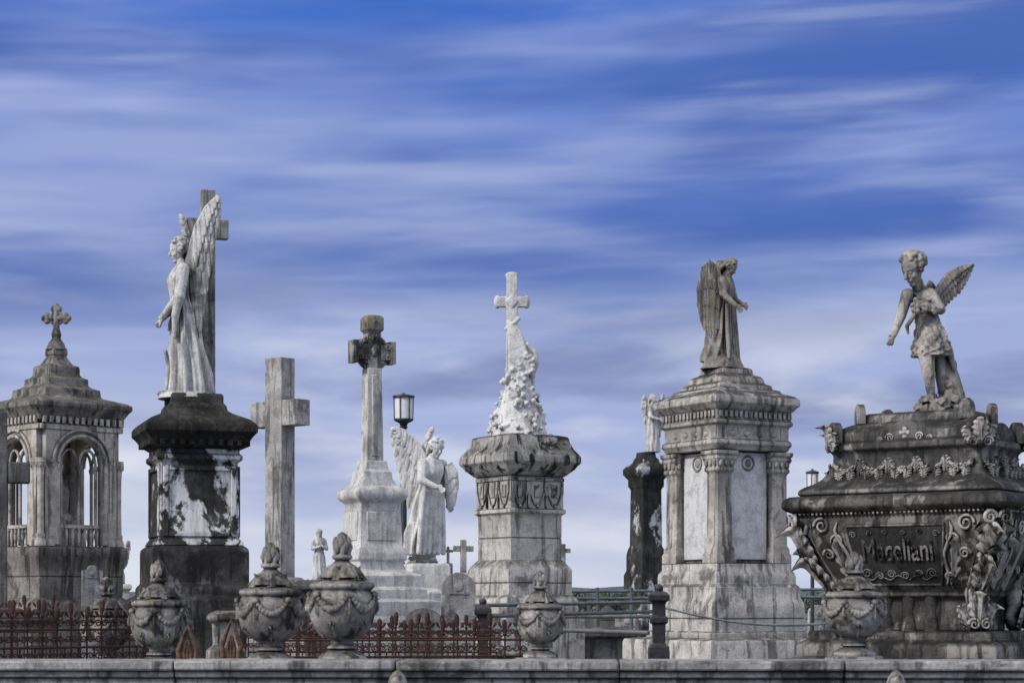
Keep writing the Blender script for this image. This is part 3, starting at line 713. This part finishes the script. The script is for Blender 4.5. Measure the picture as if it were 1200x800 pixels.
for i in range(26): P.ell(q(1080+random.uniform(-14,12),362+random.uniform(-9,8),-19+random.uniform(-3,2)),random.uniform(2,3.8),lo=True)
P.chain([q(1068,372,-16),q(1060,384,-14),q(1062,392,-12)],[3,2.5,1.5])
P.chain([q(1084,412,-6),q(1086,438,-10),q(1090,464,-6)],[10.5,7.5,4.8]); P.ell(q(1087,440,-11),7.2); P.chain([q(1090,466,-6),q(1082,470,-13)],[5,3.8])
P.chain([q(1098,412,4),q(1103,438,2),q(1106,464,4)],[10.5,7.5,4.8]); P.chain([q(1106,466,4),q(1100,470,-4)],[5,3.8])
for i in range(5):
    P.cap(q(1081-1.2*i+2,471,-14+1.4*i-2),q(1079-1.2*i+2,472,-16+1.4*i-2),1.5,1.2)
P.chain([q(1100,400,10),q(1108,418,12),q(1114,440,12),q(1120,470,10)],[8,10,13,15])
P.chain([q(1103,392,2),q(1112,410,0),q(1118,432,0)],[5,5,3])
rocks(P,M.p(1098,486),30,24,18,60,(5,9),.7); rocks(P,M.p(1114,480,8),13,12,60,40,(5,8),.6)
P.finish()
P=Part(M,'cherub_wings',m_cher)
nv=Vector((-.15,-1,0)).normalized()
P.wing([q(1094,350,8),q(1104,333,12),q(1113,320,14),q(1126,312,15),q(1141,308,15)],[q(1098,368,10),q(1106,360,13),q(1118,352,15),q(1130,340,16),q(1138,326,16),q(1144,311,16)],15,3.6,1.3,nv=nv,arm=4)
P.wing([q(1084,350,12),q(1090,335,20),q(1094,325,26)],[q(1094,372,14),q(1104,358,24),q(1104,340,28)],8,3.6,1.2,nv=nv,arm=3); P.finish()
# ================================================================ urns
def urn(px,D,bot,r,s=1.0,seed=0):
    M=Mon('garden_urn',px,D); random.seed(seed+50)
    P=Part(M,'urn',m_urn,sharp=60)
    H=[(.03,3.75),(.12,3.68),(.2,3.5),(.27,3.3),(.22,3.12),(.3,3.05),(.3,2.98),(.2,2.92),(.28,2.84),(.42,2.74),(.5,2.62),(.62,2.5),(.66,2.42),(.55,2.38),(.7,2.32),(.92,2.27),(.97,2.2),(.94,2.12),(.86,2.06),(.93,1.95),(1,1.75),(1,1.5),(.95,1.25),(.84,1.02),(.66,.82),(.46,.68),(.34,.6),(.33,.5),(.42,.44),(.44,.38),(.36,.33),(.5,.26),(.68,.16),(.72,.1),(.72,0)]
    def rip(a,i):
        if 18<=i<=22: return .018*math.sin(10*a)
        if 23<=i<=26: return .06*abs(math.sin(8*a))
        if 1<=i<=4: return .2*math.sin(5*a+i)
        if 9<=i<=12: return .07*math.sin(10*a)
        return 0
    P.lathe([(a*r,bot-b*r*s) for a,b in H],n=64,rip=rip)
    Zu=lambda z:-(bot-z*r*s)
    for q in range(6):
        a=q*math.pi/3+.3+seed
        for t in range(12):
            b=a+(t/11)*math.pi/3; z=1.9-.38*math.sin(math.pi*t/11); rr=r*.085*(.7+.7*math.sin(math.pi*t/11))
            P.ell((r*1.0*math.cos(b),r*1.0*math.sin(b),Zu(z)),(rr,rr,rr*random.uniform(.9,1.5)),lo=True)
        n_=Vector((math.cos(a),math.sin(a),0)); P.ell(n_*r+Vector((0,0,Zu(1.92))),(r*.12,r*.12,r*.12),lo=True)
        P.leaf(n_*r*.97+Vector((0,0,Zu(1.35))),(0,0,1),n_,r*s*.5,r*.3,r*.05,nu=12,nv=8)
        a2=a+math.pi/6; n2=Vector((math.cos(a2),math.sin(a2),0))
        P.leaf(n2*r*.5+Vector((0,0,Zu(.72))),n2*.55+Vector((0,0,.6)),n2+Vector((0,0,-.6)),r*s*.62,r*.42,r*.05,nu=14,nv=8)
        P.leaf(n2*r*.7+Vector((0,0,Zu(2.3))),-n2*.45+Vector((0,0,.6)),n2+Vector((0,0,.5)),r*s*.5,r*.36,r*.05,nu=12,nv=8)
    for q in range(10):
        a=q*math.pi/5; P.ell((r*.2*math.cos(a),r*.2*math.sin(a),Zu(3.3+.12*(q%2))),(r*.1,r*.1,r*.2),lo=True)
    P.finish()
    P=Part(M,'post',m_cop,.012,yaw=10); P.rs([(r*.8,bot),(r*.85,bot+2),(r*.85,bot+9),(r*.7,bot+11),(r*.66,M.gpy)]); P.finish()
    M.root.rotation_euler=(0,0,seed*.7)
urn(125,16.5,780,28,1,1); urn(186,14,779,33,1.0,2); urn(317,12.4,775,38,.98,3); urn(401,12,774,39.5,1.02,4); urn(633,16,770,28,.97,5); urn(1001,13,768,35,.93,6)
# ================================================================ foreground kerb wall
P=Part(None,'cemetery_coping_wall',m_cop,.012); R=Matrix.Rotation(math.radians(-2.0),3,'Z'); random.seed(3)
for i in range(9):
    x=-3.0+i*1.25-.62+.9; dz=random.uniform(-.004,.004)
    c=R@Vector((x,0,0))+Vector((.2,11.3,0))
    P.box((c.x,c.y,1.245+dz),(1.243,.42,.055),R); P.box((c.x,c.y,1.197),(1.246,.36,.04),R); P.box((c.x,c.y,.588),(1.248,.30,1.177),R)
P.finish()
P=Part(None,'cemetery_coping_wall',m_cop,.012)
for i in range(5): P.box((-5.4-i*1.22+1.5,15.2,1.01),(1.21,.4,.09)); P.box((-5.4-i*1.22+1.5,15.2,.482),(1.216,.3,.965))
P.finish()
for px in (466,1050):
    M=Mon('stone_finial',px,10.4); P=Part(M,'finial',m_urn,sharp=60)
    P.lathe([(1,784),(5,787),(9,793),(11,799),(8,805),(6,808),(12,814),(14,822),(14,826),(9,830),(9,M.gpy)]); P.finish()
# ================================================================ iron fence with scrolls
def fence(name,x0,x1,y0,y1,zt,step,h):
    P=Part(None,name,m_rust,sharp=50); a=Vector((x0,y0,0)); b=Vector((x1,y1,0)); Ln=(b-a).length; d=(b-a)/Ln; n=int(Ln/step)
    for z in (zt-.15,zt-.29,zt-.62,zt-h+.1): P.tube([a+Vector((0,0,z)),b+Vector((0,0,z))],.010,6)
    for i in range(n+1):
        c=a+d*step*i; jt=random.uniform(-.012,.012); Z=lambda o,z: c+d*(o+jt*.5)+Vector((0,0,z)); tall=(.05 if i%2==0 else 0)+jt
        P.tube([Z(0,zt-h),Z(0,zt-.06+tall)],.009,6); P.feather(Z(0,zt-.09+tall),Z(jt,zt+.03+tall),.022,.009,Vector((0,-1,0)))
        P.ell(Z(0,zt-.10+tall),.016,lo=True)
        for sg in (-1,1):
            P.scroll(Z(sg*step*.24,zt-.10),d,Vector((0,0,1)),step*.23,.008,1.5,20,sg)
            P.scroll(Z(sg*step*.24,zt-.22),d,Vector((0,0,-1)),step*.22,.0075,1.4,18,sg)
            P.scroll(Z(sg*step*.25,zt-.36),d,Vector((0,0,1)),step*.22,.007,1.3,16,-sg)
            P.feather(Z(sg*step*.2,zt-.05),Z(sg*step*.42,zt+.0),.012,.006,Vector((0,-1,0)))
        P.tube([Z(step/2,zt-h),Z(step/2,zt-.30)],.008,6)
    return P.finish()
fence('scroll_iron_fence',-2.05,.12,16.6,17.0,1.43,.135,1.43)
fence('scroll_iron_fence',-2.6,-.1,19.6,19.4,1.40,.12,1.40)
fence('scroll_iron_fence',-4.3,-2.9,15.2,16.4,1.53,.13,1.53)
fence('scroll_iron_fence',-6.2,-4.35,16.8,16.5,1.52,.135,1.52)
fence('scroll_iron_fence',-6.4,-4.4,19.5,19.3,1.60,.14,1.60)
def leaffin(px,D,top,bot):
    M=Mon('iron_leaf_finial',px,D); P=Part(M,'finial',m_bronze,sharp=60); hh=bot-top
    for sg in (-1,1):
        P.chain([(0,0,-bot),(sg*9,0,-bot+hh*.25),(sg*11,0,-bot+hh*.5),(sg*5,0,-bot+hh*.8),(0,0,-top)],[3.4,3.6,3,2.4,1.2])
        P.chain([(sg*2,0,-bot+hh*.15),(sg*4,0,-bot+hh*.45),(sg*1,0,-bot+hh*.7)],[2.4,2.6,1.4])
        P.scroll((sg*13,0,-bot+hh*.12),Vector((1,0,0)),Vector((0,0,1)),5,1.6,sg=sg)
    P.chain([(0,0,-bot),(0,-1,-bot+hh*.6)],[3,1.5]); P.tube([(0,0,-bot),(0,0,-M.gpy)],2.5,8); P.finish()
leaffin(220,13.2,733,792); leaffin(271,13.2,727,786)
# ================================================================ pipe rails and bollards
P=Part(None,'pipe_railing',m_pipe,sharp=60)
def wp(px,py,D): return Vector(((px-600)*K*D,D,EYE+(HOR-py)*K*D))
for (a,b,D1,D2) in (((556,709),(772,705),22,23.5),((556,722),(772,716),22,23.5),((640,693),(985,690),30,30),((640,701),(985,699),30,30),((556,735),(760,741),22,20),((655,722),(770,722),24,24)):
    P.tube([wp(a[0],a[1],D1),wp(b[0],b[1],D2)],.022,8)
for (px,D,t) in ((645,22.6,706),(700,30,688),(740,30,688),(930,30,688),(965,30,688),(975,30,688)): P.tube([wp(px,t,D),Vector(((px-600)*K*D,D,0))],.028,8)
a=wp(780,712,19.5); b=wp(1010,726,17.5)
P.tube([a.lerp(b,i/14)+Vector((0,0,-.10*math.sin(math.pi*i/14))) for i in range(15)],.012,6); P.finish()
def bollard(px,D,top,w):
    M=Mon('iron_bollard',px,D); P=Part(M,'bollard',m_iron,.004)
    P.rs([(w*.3,top),(w*.8,top+3),(w,top+6),(w,top+12),(w*.7,top+14),(w*.62,top+17),(w*.62,top+30),(w*.85,top+32),(w*.85,top+38),(w*.62,top+40),(w*.6,top+62),(w*.95,top+66),(w,top+72),(w,M.gpy)]); P.ell((0,0,-top+2),w*.45); P.finish()
bollard(772,18.5,691,12); bollard(566,21,707,10)
# ================================================================ smaller markers
def headstone(px,D,top,w,bot=None,mat=None,yaw=0,kind='round'):
    M=Mon('headstone',px,D); P=Part(M,'slab',mat or m_grey,.012,yaw=yaw); bot=M.gpy-6; n=14; th=w*.35
    if kind=='round': pts=[(-w,-bot)]+[(-w*math.cos(math.pi*i/n),-(top+w*.8)+w*.8*math.sin(math.pi*i/n)) for i in range(n+1)]+[(w,-bot)]
    elif kind=='gable': pts=[(-w,-bot),(-w,-top-w*.7),(-w*.8,-top-w*.7),(0,-top),(w*.8,-top-w*.7),(w,-top-w*.7),(w,-bot)]
    else: pts=[(-w,-bot),(-w,-top-w*.5)]+[(-w*.75+w*.25*math.sin(t)-w*.0,-top-w*.5+w*.25*(1-math.cos(t))) for t in (.5,1.2)]+[(-w*.45*math.cos(math.pi*i/8),-(top+w*.25)+w*.25*math.sin(math.pi*i/8)) for i in range(9)]+[(w*.75-w*.25*math.sin(t),-top-w*.5+w*.25*(1-math.cos(t))) for t in (1.2,.5)]+[(w,-top-w*.5),(w,-bot)]
    V=[(x,-th/2,z) for x,z in pts]+[(x,th/2,z) for x,z in pts]; m=len(pts)
    P.add(V,[tuple(range(m)),tuple(range(m,2*m))[::-1]]+[((i+1)%m,i,m+i,m+(i+1)%m) for i in range(m)])
    P.bx(-w*1.25,w*1.25,-th,th,bot,M.gpy)
    P.bx(-w*.6,w*.6,-th/2-1,-th/2+1,top+w*1.2,top+w*1.25); P.ell((0,-th/2,-top-w*.8),(w*.3,1.4,w*.3)); P.finish()
def crossmark(px,D,top,w,mat=None,yaw=0,t=.28):
    M=Mon('cross_grave_marker',px,D); P=Part(M,'cross',mat or m_grey,.01,yaw=yaw); q=w*t
    P.bx(-q,q,-q*.8,q*.8,top,M.gpy-10); P.bx(-w,-q,-q*.7,q*.7,top+w*.6,top+w*.6+2*q); P.bx(q,w,-q*.7,q*.7,top+w*.6,top+w*.6+2*q); P.rs([(w*.7,top+w*3.2),(w*.9,top+w*3.4),(w*.9,M.gpy)]); P.finish()
headstone(537,25,671,20,mat=m_grey,yaw=10)
crossmark(543,30,632,12,m_crossg,15); crossmark(525,36,640,6,m_crossd,0); crossmark(660,34,637,9,m_grey,20)
headstone(496,21,712,22,mat=m_crossd,yaw=-10); headstone(455,24,722,14,mat=m_grey,kind='gable')
headstone(712,36,708,14,mat=m_crossd,kind='gable'); crossmark(690,40,694,7,m_crossd); headstone(735,33,716,14,mat=m_grey)
headstone(108,22,662,12,mat=m_grey,yaw=20,kind='shoulder')
def statuette(px,D,top,bot,face,mat,wings=True,hair='long'):
    M=Mon('small_grave_statue',px,D); H=bot-top; P=Part(M,'figure',mat,voxel=.7,sm=1); f=Fig(P,M.p(px,bot),H/1.0,face)
    f.robe(ROBE,8,px*.1); f.head(f.p(.01,0,.93),.072*H,pitch=10,curls=20,hair=hair)
    for sg in (-1,1):
        e=f.p(.04,.14*sg,.62); w=f.p(.13,.03*sg,.66); P.chain([f.p(0,.1*sg,.79),e,w],[.045*H,.038*H,.025*H]); f.hand(w,w-e,(0,0,1),.055*H)
    P.finish()
    if wings:
        P=Part(M,'wings',mat)
        for sg in (-1,1): P.wing([f.p(-.05,.04*sg,.78),f.p(-.08,.14*sg,.9),f.p(-.08,.2*sg,.98)],[f.p(-.1,.06*sg,.3),f.p(-.1,.17*sg,.45),f.p(-.1,.24*sg,.75)],7,.035*H,.9,nv=f.F,arm=.03*H)
        P.finish()
    P=Part(M,'pedestal',mat,.01,yaw=15); w=H*.25; P.rs([(w,bot),(w*1.1,bot+2),(w*1.1,bot+6),(w*.9,bot+8),(w*.9,bot+40),(w*1.3,bot+44),(w*1.3,M.gpy)]); P.finish()
statuette(374,34,620,680,20,m_white,False,'veil'); statuette(139,30,632,684,-25,m_ang,True)
def tomb(px,D,top,w,mat,yaw=10):
    M=Mon('chest_tomb',px,D); P=Part(M,'chest',mat,.015,yaw=yaw)
    P.rs([(-8,top),(0,top+4),(2,top+6),(2,top+11),(-4,top+14),(-5,top+40),(2,top+46),(4,M.gpy)],ab=(w,w*.55)); P.finish()
tomb(365,27,679,22,m_crossd); tomb(330,24,700,34,m_urn,-12); tomb(265,20,715,20,m_urn,15); tomb(700,28,734,40,m_crossd,20); tomb(600,22,757,48,m_cop,8); tomb(30,24,715,40,m_lid,10)
tomb(850,40,720,50,m_grey,0)
random.seed(99)
kinds=['round','gable','shoulder']; mats=[m_grey,m_crossd,m_white,m_urn,m_tan,m_crossg]
for i in range(46):
    D=random.uniform(34,85); px=random.uniform(-80,1280); z=random.uniform(.8,1.55)
    top=HOR+(EYE-z)/(K*D); w=random.uniform(.25,.42)/(K*D)
    if random.random()<.25: crossmark(px,D,top-.3/(K*D),w*.9,random.choice(mats),random.uniform(-30,30))
    else: headstone(px,D,top,w,mat=random.choice(mats),yaw=random.uniform(-25,25),kind=random.choice(kinds))
# ================================================================ ground, hills and trees
m,t,b=newmat('grass_and_gravel'); tc=t.n('ShaderNodeTexCoord').outputs['Object']
n1=t.noise(tc,.25,8,.65); n2=t.noise(tc,9,6,.6)
c=t.mix(t.mr(n1,.42,.58),(.075,.085,.04,1),(.19,.18,.155,1)); c=t.mix(t.math('MULTIPLY',t.mr(n2,.4,.65),.5),c,(.05,.055,.03,1)); t.l(c,b.inputs['Base Color']); b.inputs['Roughness'].default_value=.95
bp=t.n('ShaderNodeBump'); bp.inputs['Strength'].default_value=.6; t.l(n2,bp.inputs['Height']); t.l(bp.outputs[0],b.inputs['Normal']); m_ground=m
V=[];F=[];N=60
for j in range(N+1):
    for i in range(N+1):
        x=(i/N*2-1); y=(j/N*2-1); X=math.copysign(abs(x)**3,x)*3000; Yv=math.copysign(abs(y)**3,y)*3000+20
        r=math.hypot(X,Yv-20); V.append((X,Yv,0 if r<150 else -1.5*min(1,(r-150)/300)))
for j in range(N):
    for i in range(N): o=j*(N+1)+i; F.append((o,o+1,o+N+2,o+N+1))
P=Part(None,'ground',m_ground); P.V=[Vector(v) for v in V]; P.F=F; P.finish()
m_hill=simple('hill_foliage',(.05,.075,.085,1),(.075,.10,.11,1),.02,.95)
V=[];F=[];n=240
for i in range(n+1):
    a=math.radians(-70+140*i/n); h0=14+22*noise.noise(Vector((i*.045,1,0)))+7*noise.noise(Vector((i*.3,5,0)))
    for r,z in ((1500,-3),(1650,max(3,h0)*.6),(1800,max(4,h0)),(2100,-3)): V.append((r*math.sin(a),r*math.cos(a),z))
for i in range(n):
    for q in range(3): o=i*4+q; F.append((o,o+4,o+5,o+1))
P=Part(None,'hills',m_hill,sharp=180); P.V=[Vector(v) for v in V]; P.F=F; P.finish()
m_leaf=simple('tree_foliage',(.03,.045,.03,1),(.07,.09,.05,1),.8,.9)
P=Part(None,'tree_line',m_leaf); random.seed(5)
for tnum in range(60):
    D=random.uniform(120,190); x=random.uniform(-.36,.36)*D; hh=random.uniform(1.4,2.9)
    P.tube([(x,D,-1),(x+.1,D,hh*.7)],[.15,.06],5)
    lobes=[(x+random.gauss(0,1.0),D+random.gauss(0,.8),hh*random.uniform(.45,.9),random.uniform(.4,.8)) for _ in range(7)]
    for lx,ly,lz,lr in lobes:
        for q in range(55):
            v=Vector([random.gauss(0,1) for _ in range(3)]).normalized()*lr*random.uniform(.5,1.1); p=Vector((lx,ly,lz))+v
            a=Vector([random.gauss(0,1) for _ in range(3)]).normalized()*.13; e=a.orthogonal().normalized()*.1
            o=len(P.V); P.V+=[p-a,p+e,p+a,p-e]; P.F.append((o,o+1,o+2,o+3))
P.finish()
# ================================================================ world
w=bpy.data.worlds.new('World'); sc.world=w; w.use_nodes=True; nt=w.node_tree; nt.nodes.clear(); t=NT(nt)
SE=math.radians(36)
sky=t.n('ShaderNodeTexSky'); sky.sky_type='NISHITA'; sky.sun_disc=False; sky.sun_elevation=SE
tc=t.n('ShaderNodeTexCoord').outputs['Generated']; sp=t.n('ShaderNodeSeparateXYZ'); t.l(tc,sp.inputs[0])
X,Yc,Z=sp.outputs
wn=t.noise(t.mapv(tc,(3,3,8),(3.1,.4,1.2)),1,3,.45); wn2=t.noise(t.mapv(tc,(5,5,30),(1.7,2.4,.6)),1,4,.5)
zz=t.math('ADD',Z,t.math('MULTIPLY',t.math('SUBTRACT',wn,.5),.09)); zz=t.math('ADD',zz,t.math('MULTIPLY',t.math('SUBTRACT',wn2,.5),.05))
zz=t.math('ADD',zz,t.math('MULTIPLY',X,-.02))
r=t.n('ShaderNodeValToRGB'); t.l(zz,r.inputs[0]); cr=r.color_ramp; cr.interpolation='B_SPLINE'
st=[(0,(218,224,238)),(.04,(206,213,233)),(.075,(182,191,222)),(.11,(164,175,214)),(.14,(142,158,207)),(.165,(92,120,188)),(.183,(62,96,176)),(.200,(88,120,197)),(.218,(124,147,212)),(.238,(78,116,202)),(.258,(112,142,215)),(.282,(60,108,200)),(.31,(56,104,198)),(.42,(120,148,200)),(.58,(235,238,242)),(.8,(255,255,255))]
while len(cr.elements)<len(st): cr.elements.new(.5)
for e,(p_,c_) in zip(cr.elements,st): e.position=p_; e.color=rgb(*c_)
cr.elements[-1].color=(1.5,1.5,1.5,1)  # unseen zenith brightened beyond white, added as neutral fill on the stones
ROT=(0,math.radians(1.5),0)
v1=t.mapv(tc,(1,1,1),rot=ROT)
lowsky=t.mr(Z,.45,.33)
s1=t.noise(t.mapv(v1,(3.4,3.4,21),(.3,.9,.2)),1,4,.5,.15)
c=t.mix(t.math('MULTIPLY',t.math('MULTIPLY',t.mr(s1,.42,.68),.75),lowsky),r.outputs[0],rgb(162,176,221))
s4=t.noise(t.mapv(v1,(2.6,2.6,17),(5.3,1.9,4.2)),1,4,.5,.15)
c=t.mix(t.math('MULTIPLY',t.math('MULTIPLY',t.math('MULTIPLY',t.mr(s4,.46,.62),t.mr(Z,.11,.17)),.8),lowsky),c,rgb(62,96,176))
s5=t.noise(t.mapv(v1,(4,4,44),(2.3,6.9,1.2)),1,4,.5,.1)
c=t.mix(t.math('MULTIPLY',t.math('MULTIPLY',t.math('MULTIPLY',t.mr(s5,.48,.7),.5),t.mr(s1,.3,.6)),lowsky),c,rgb(186,196,232))
s2=t.noise(t.mapv(tc,(5,5,24),(7.3,4.9,2.2)),1,5,.5,.2)
low=t.math('MULTIPLY',t.mr(Z,.19,.13),t.mr(Z,.02,.10))
c=t.mix(t.math('MULTIPLY',t.math('MULTIPLY',t.mr(s2,.44,.62),low),.75),c,rgb(120,134,182))
s3=t.noise(t.mapv(tc,(4.5,4.5,19),(2.3,1.9,5.2)),1,5,.5,.2)
c=t.mix(t.math('MULTIPLY',t.math('MULTIPLY',t.mr(s3,.45,.62),t.mr(Z,.17,.09)),.8),c,rgb(226,230,241))
b1=t.n('ShaderNodeBackground'); b1.inputs[1].default_value=.1; t.l(sky.outputs[0],b1.inputs[0])
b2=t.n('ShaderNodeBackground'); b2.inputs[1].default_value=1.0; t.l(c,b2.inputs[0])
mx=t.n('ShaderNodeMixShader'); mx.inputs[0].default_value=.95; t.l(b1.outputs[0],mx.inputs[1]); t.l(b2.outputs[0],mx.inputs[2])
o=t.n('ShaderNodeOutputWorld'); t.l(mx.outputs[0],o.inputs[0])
# sun through thin overcast, from the upper left behind the camera
sd=bpy.data.lights.new('sun','SUN'); sd.energy=2.2; sd.angle=math.radians(10); sd.color=(1,.95,.88)
so=bpy.data.objects.new('sun',sd); sc.collection.objects.link(so)
dirv=Vector((-.74,-.5,.66)); so.rotation_euler=dirv.to_track_quat('Z','Y').to_euler()
sky.sun_rotation=math.atan2(dirv.x,dirv.y)
# camera
cd=bpy.data.cameras.new('camera'); co=bpy.data.objects.new('camera',cd); sc.collection.objects.link(co)
co.location=(0,0,EYE); co.rotation_euler=(math.radians(90),0,0); cd.lens=70; cd.sensor_width=36; cd.shift_y=(HOR-400)/1200; cd.clip_end=6000
cd.dof.use_dof=True; cd.dof.focus_distance=24; cd.dof.aperture_fstop=5.6
sc.camera=co
sc.view_settings.view_transform='Standard'; sc.view_settings.look='None'; sc.view_settings.exposure=0
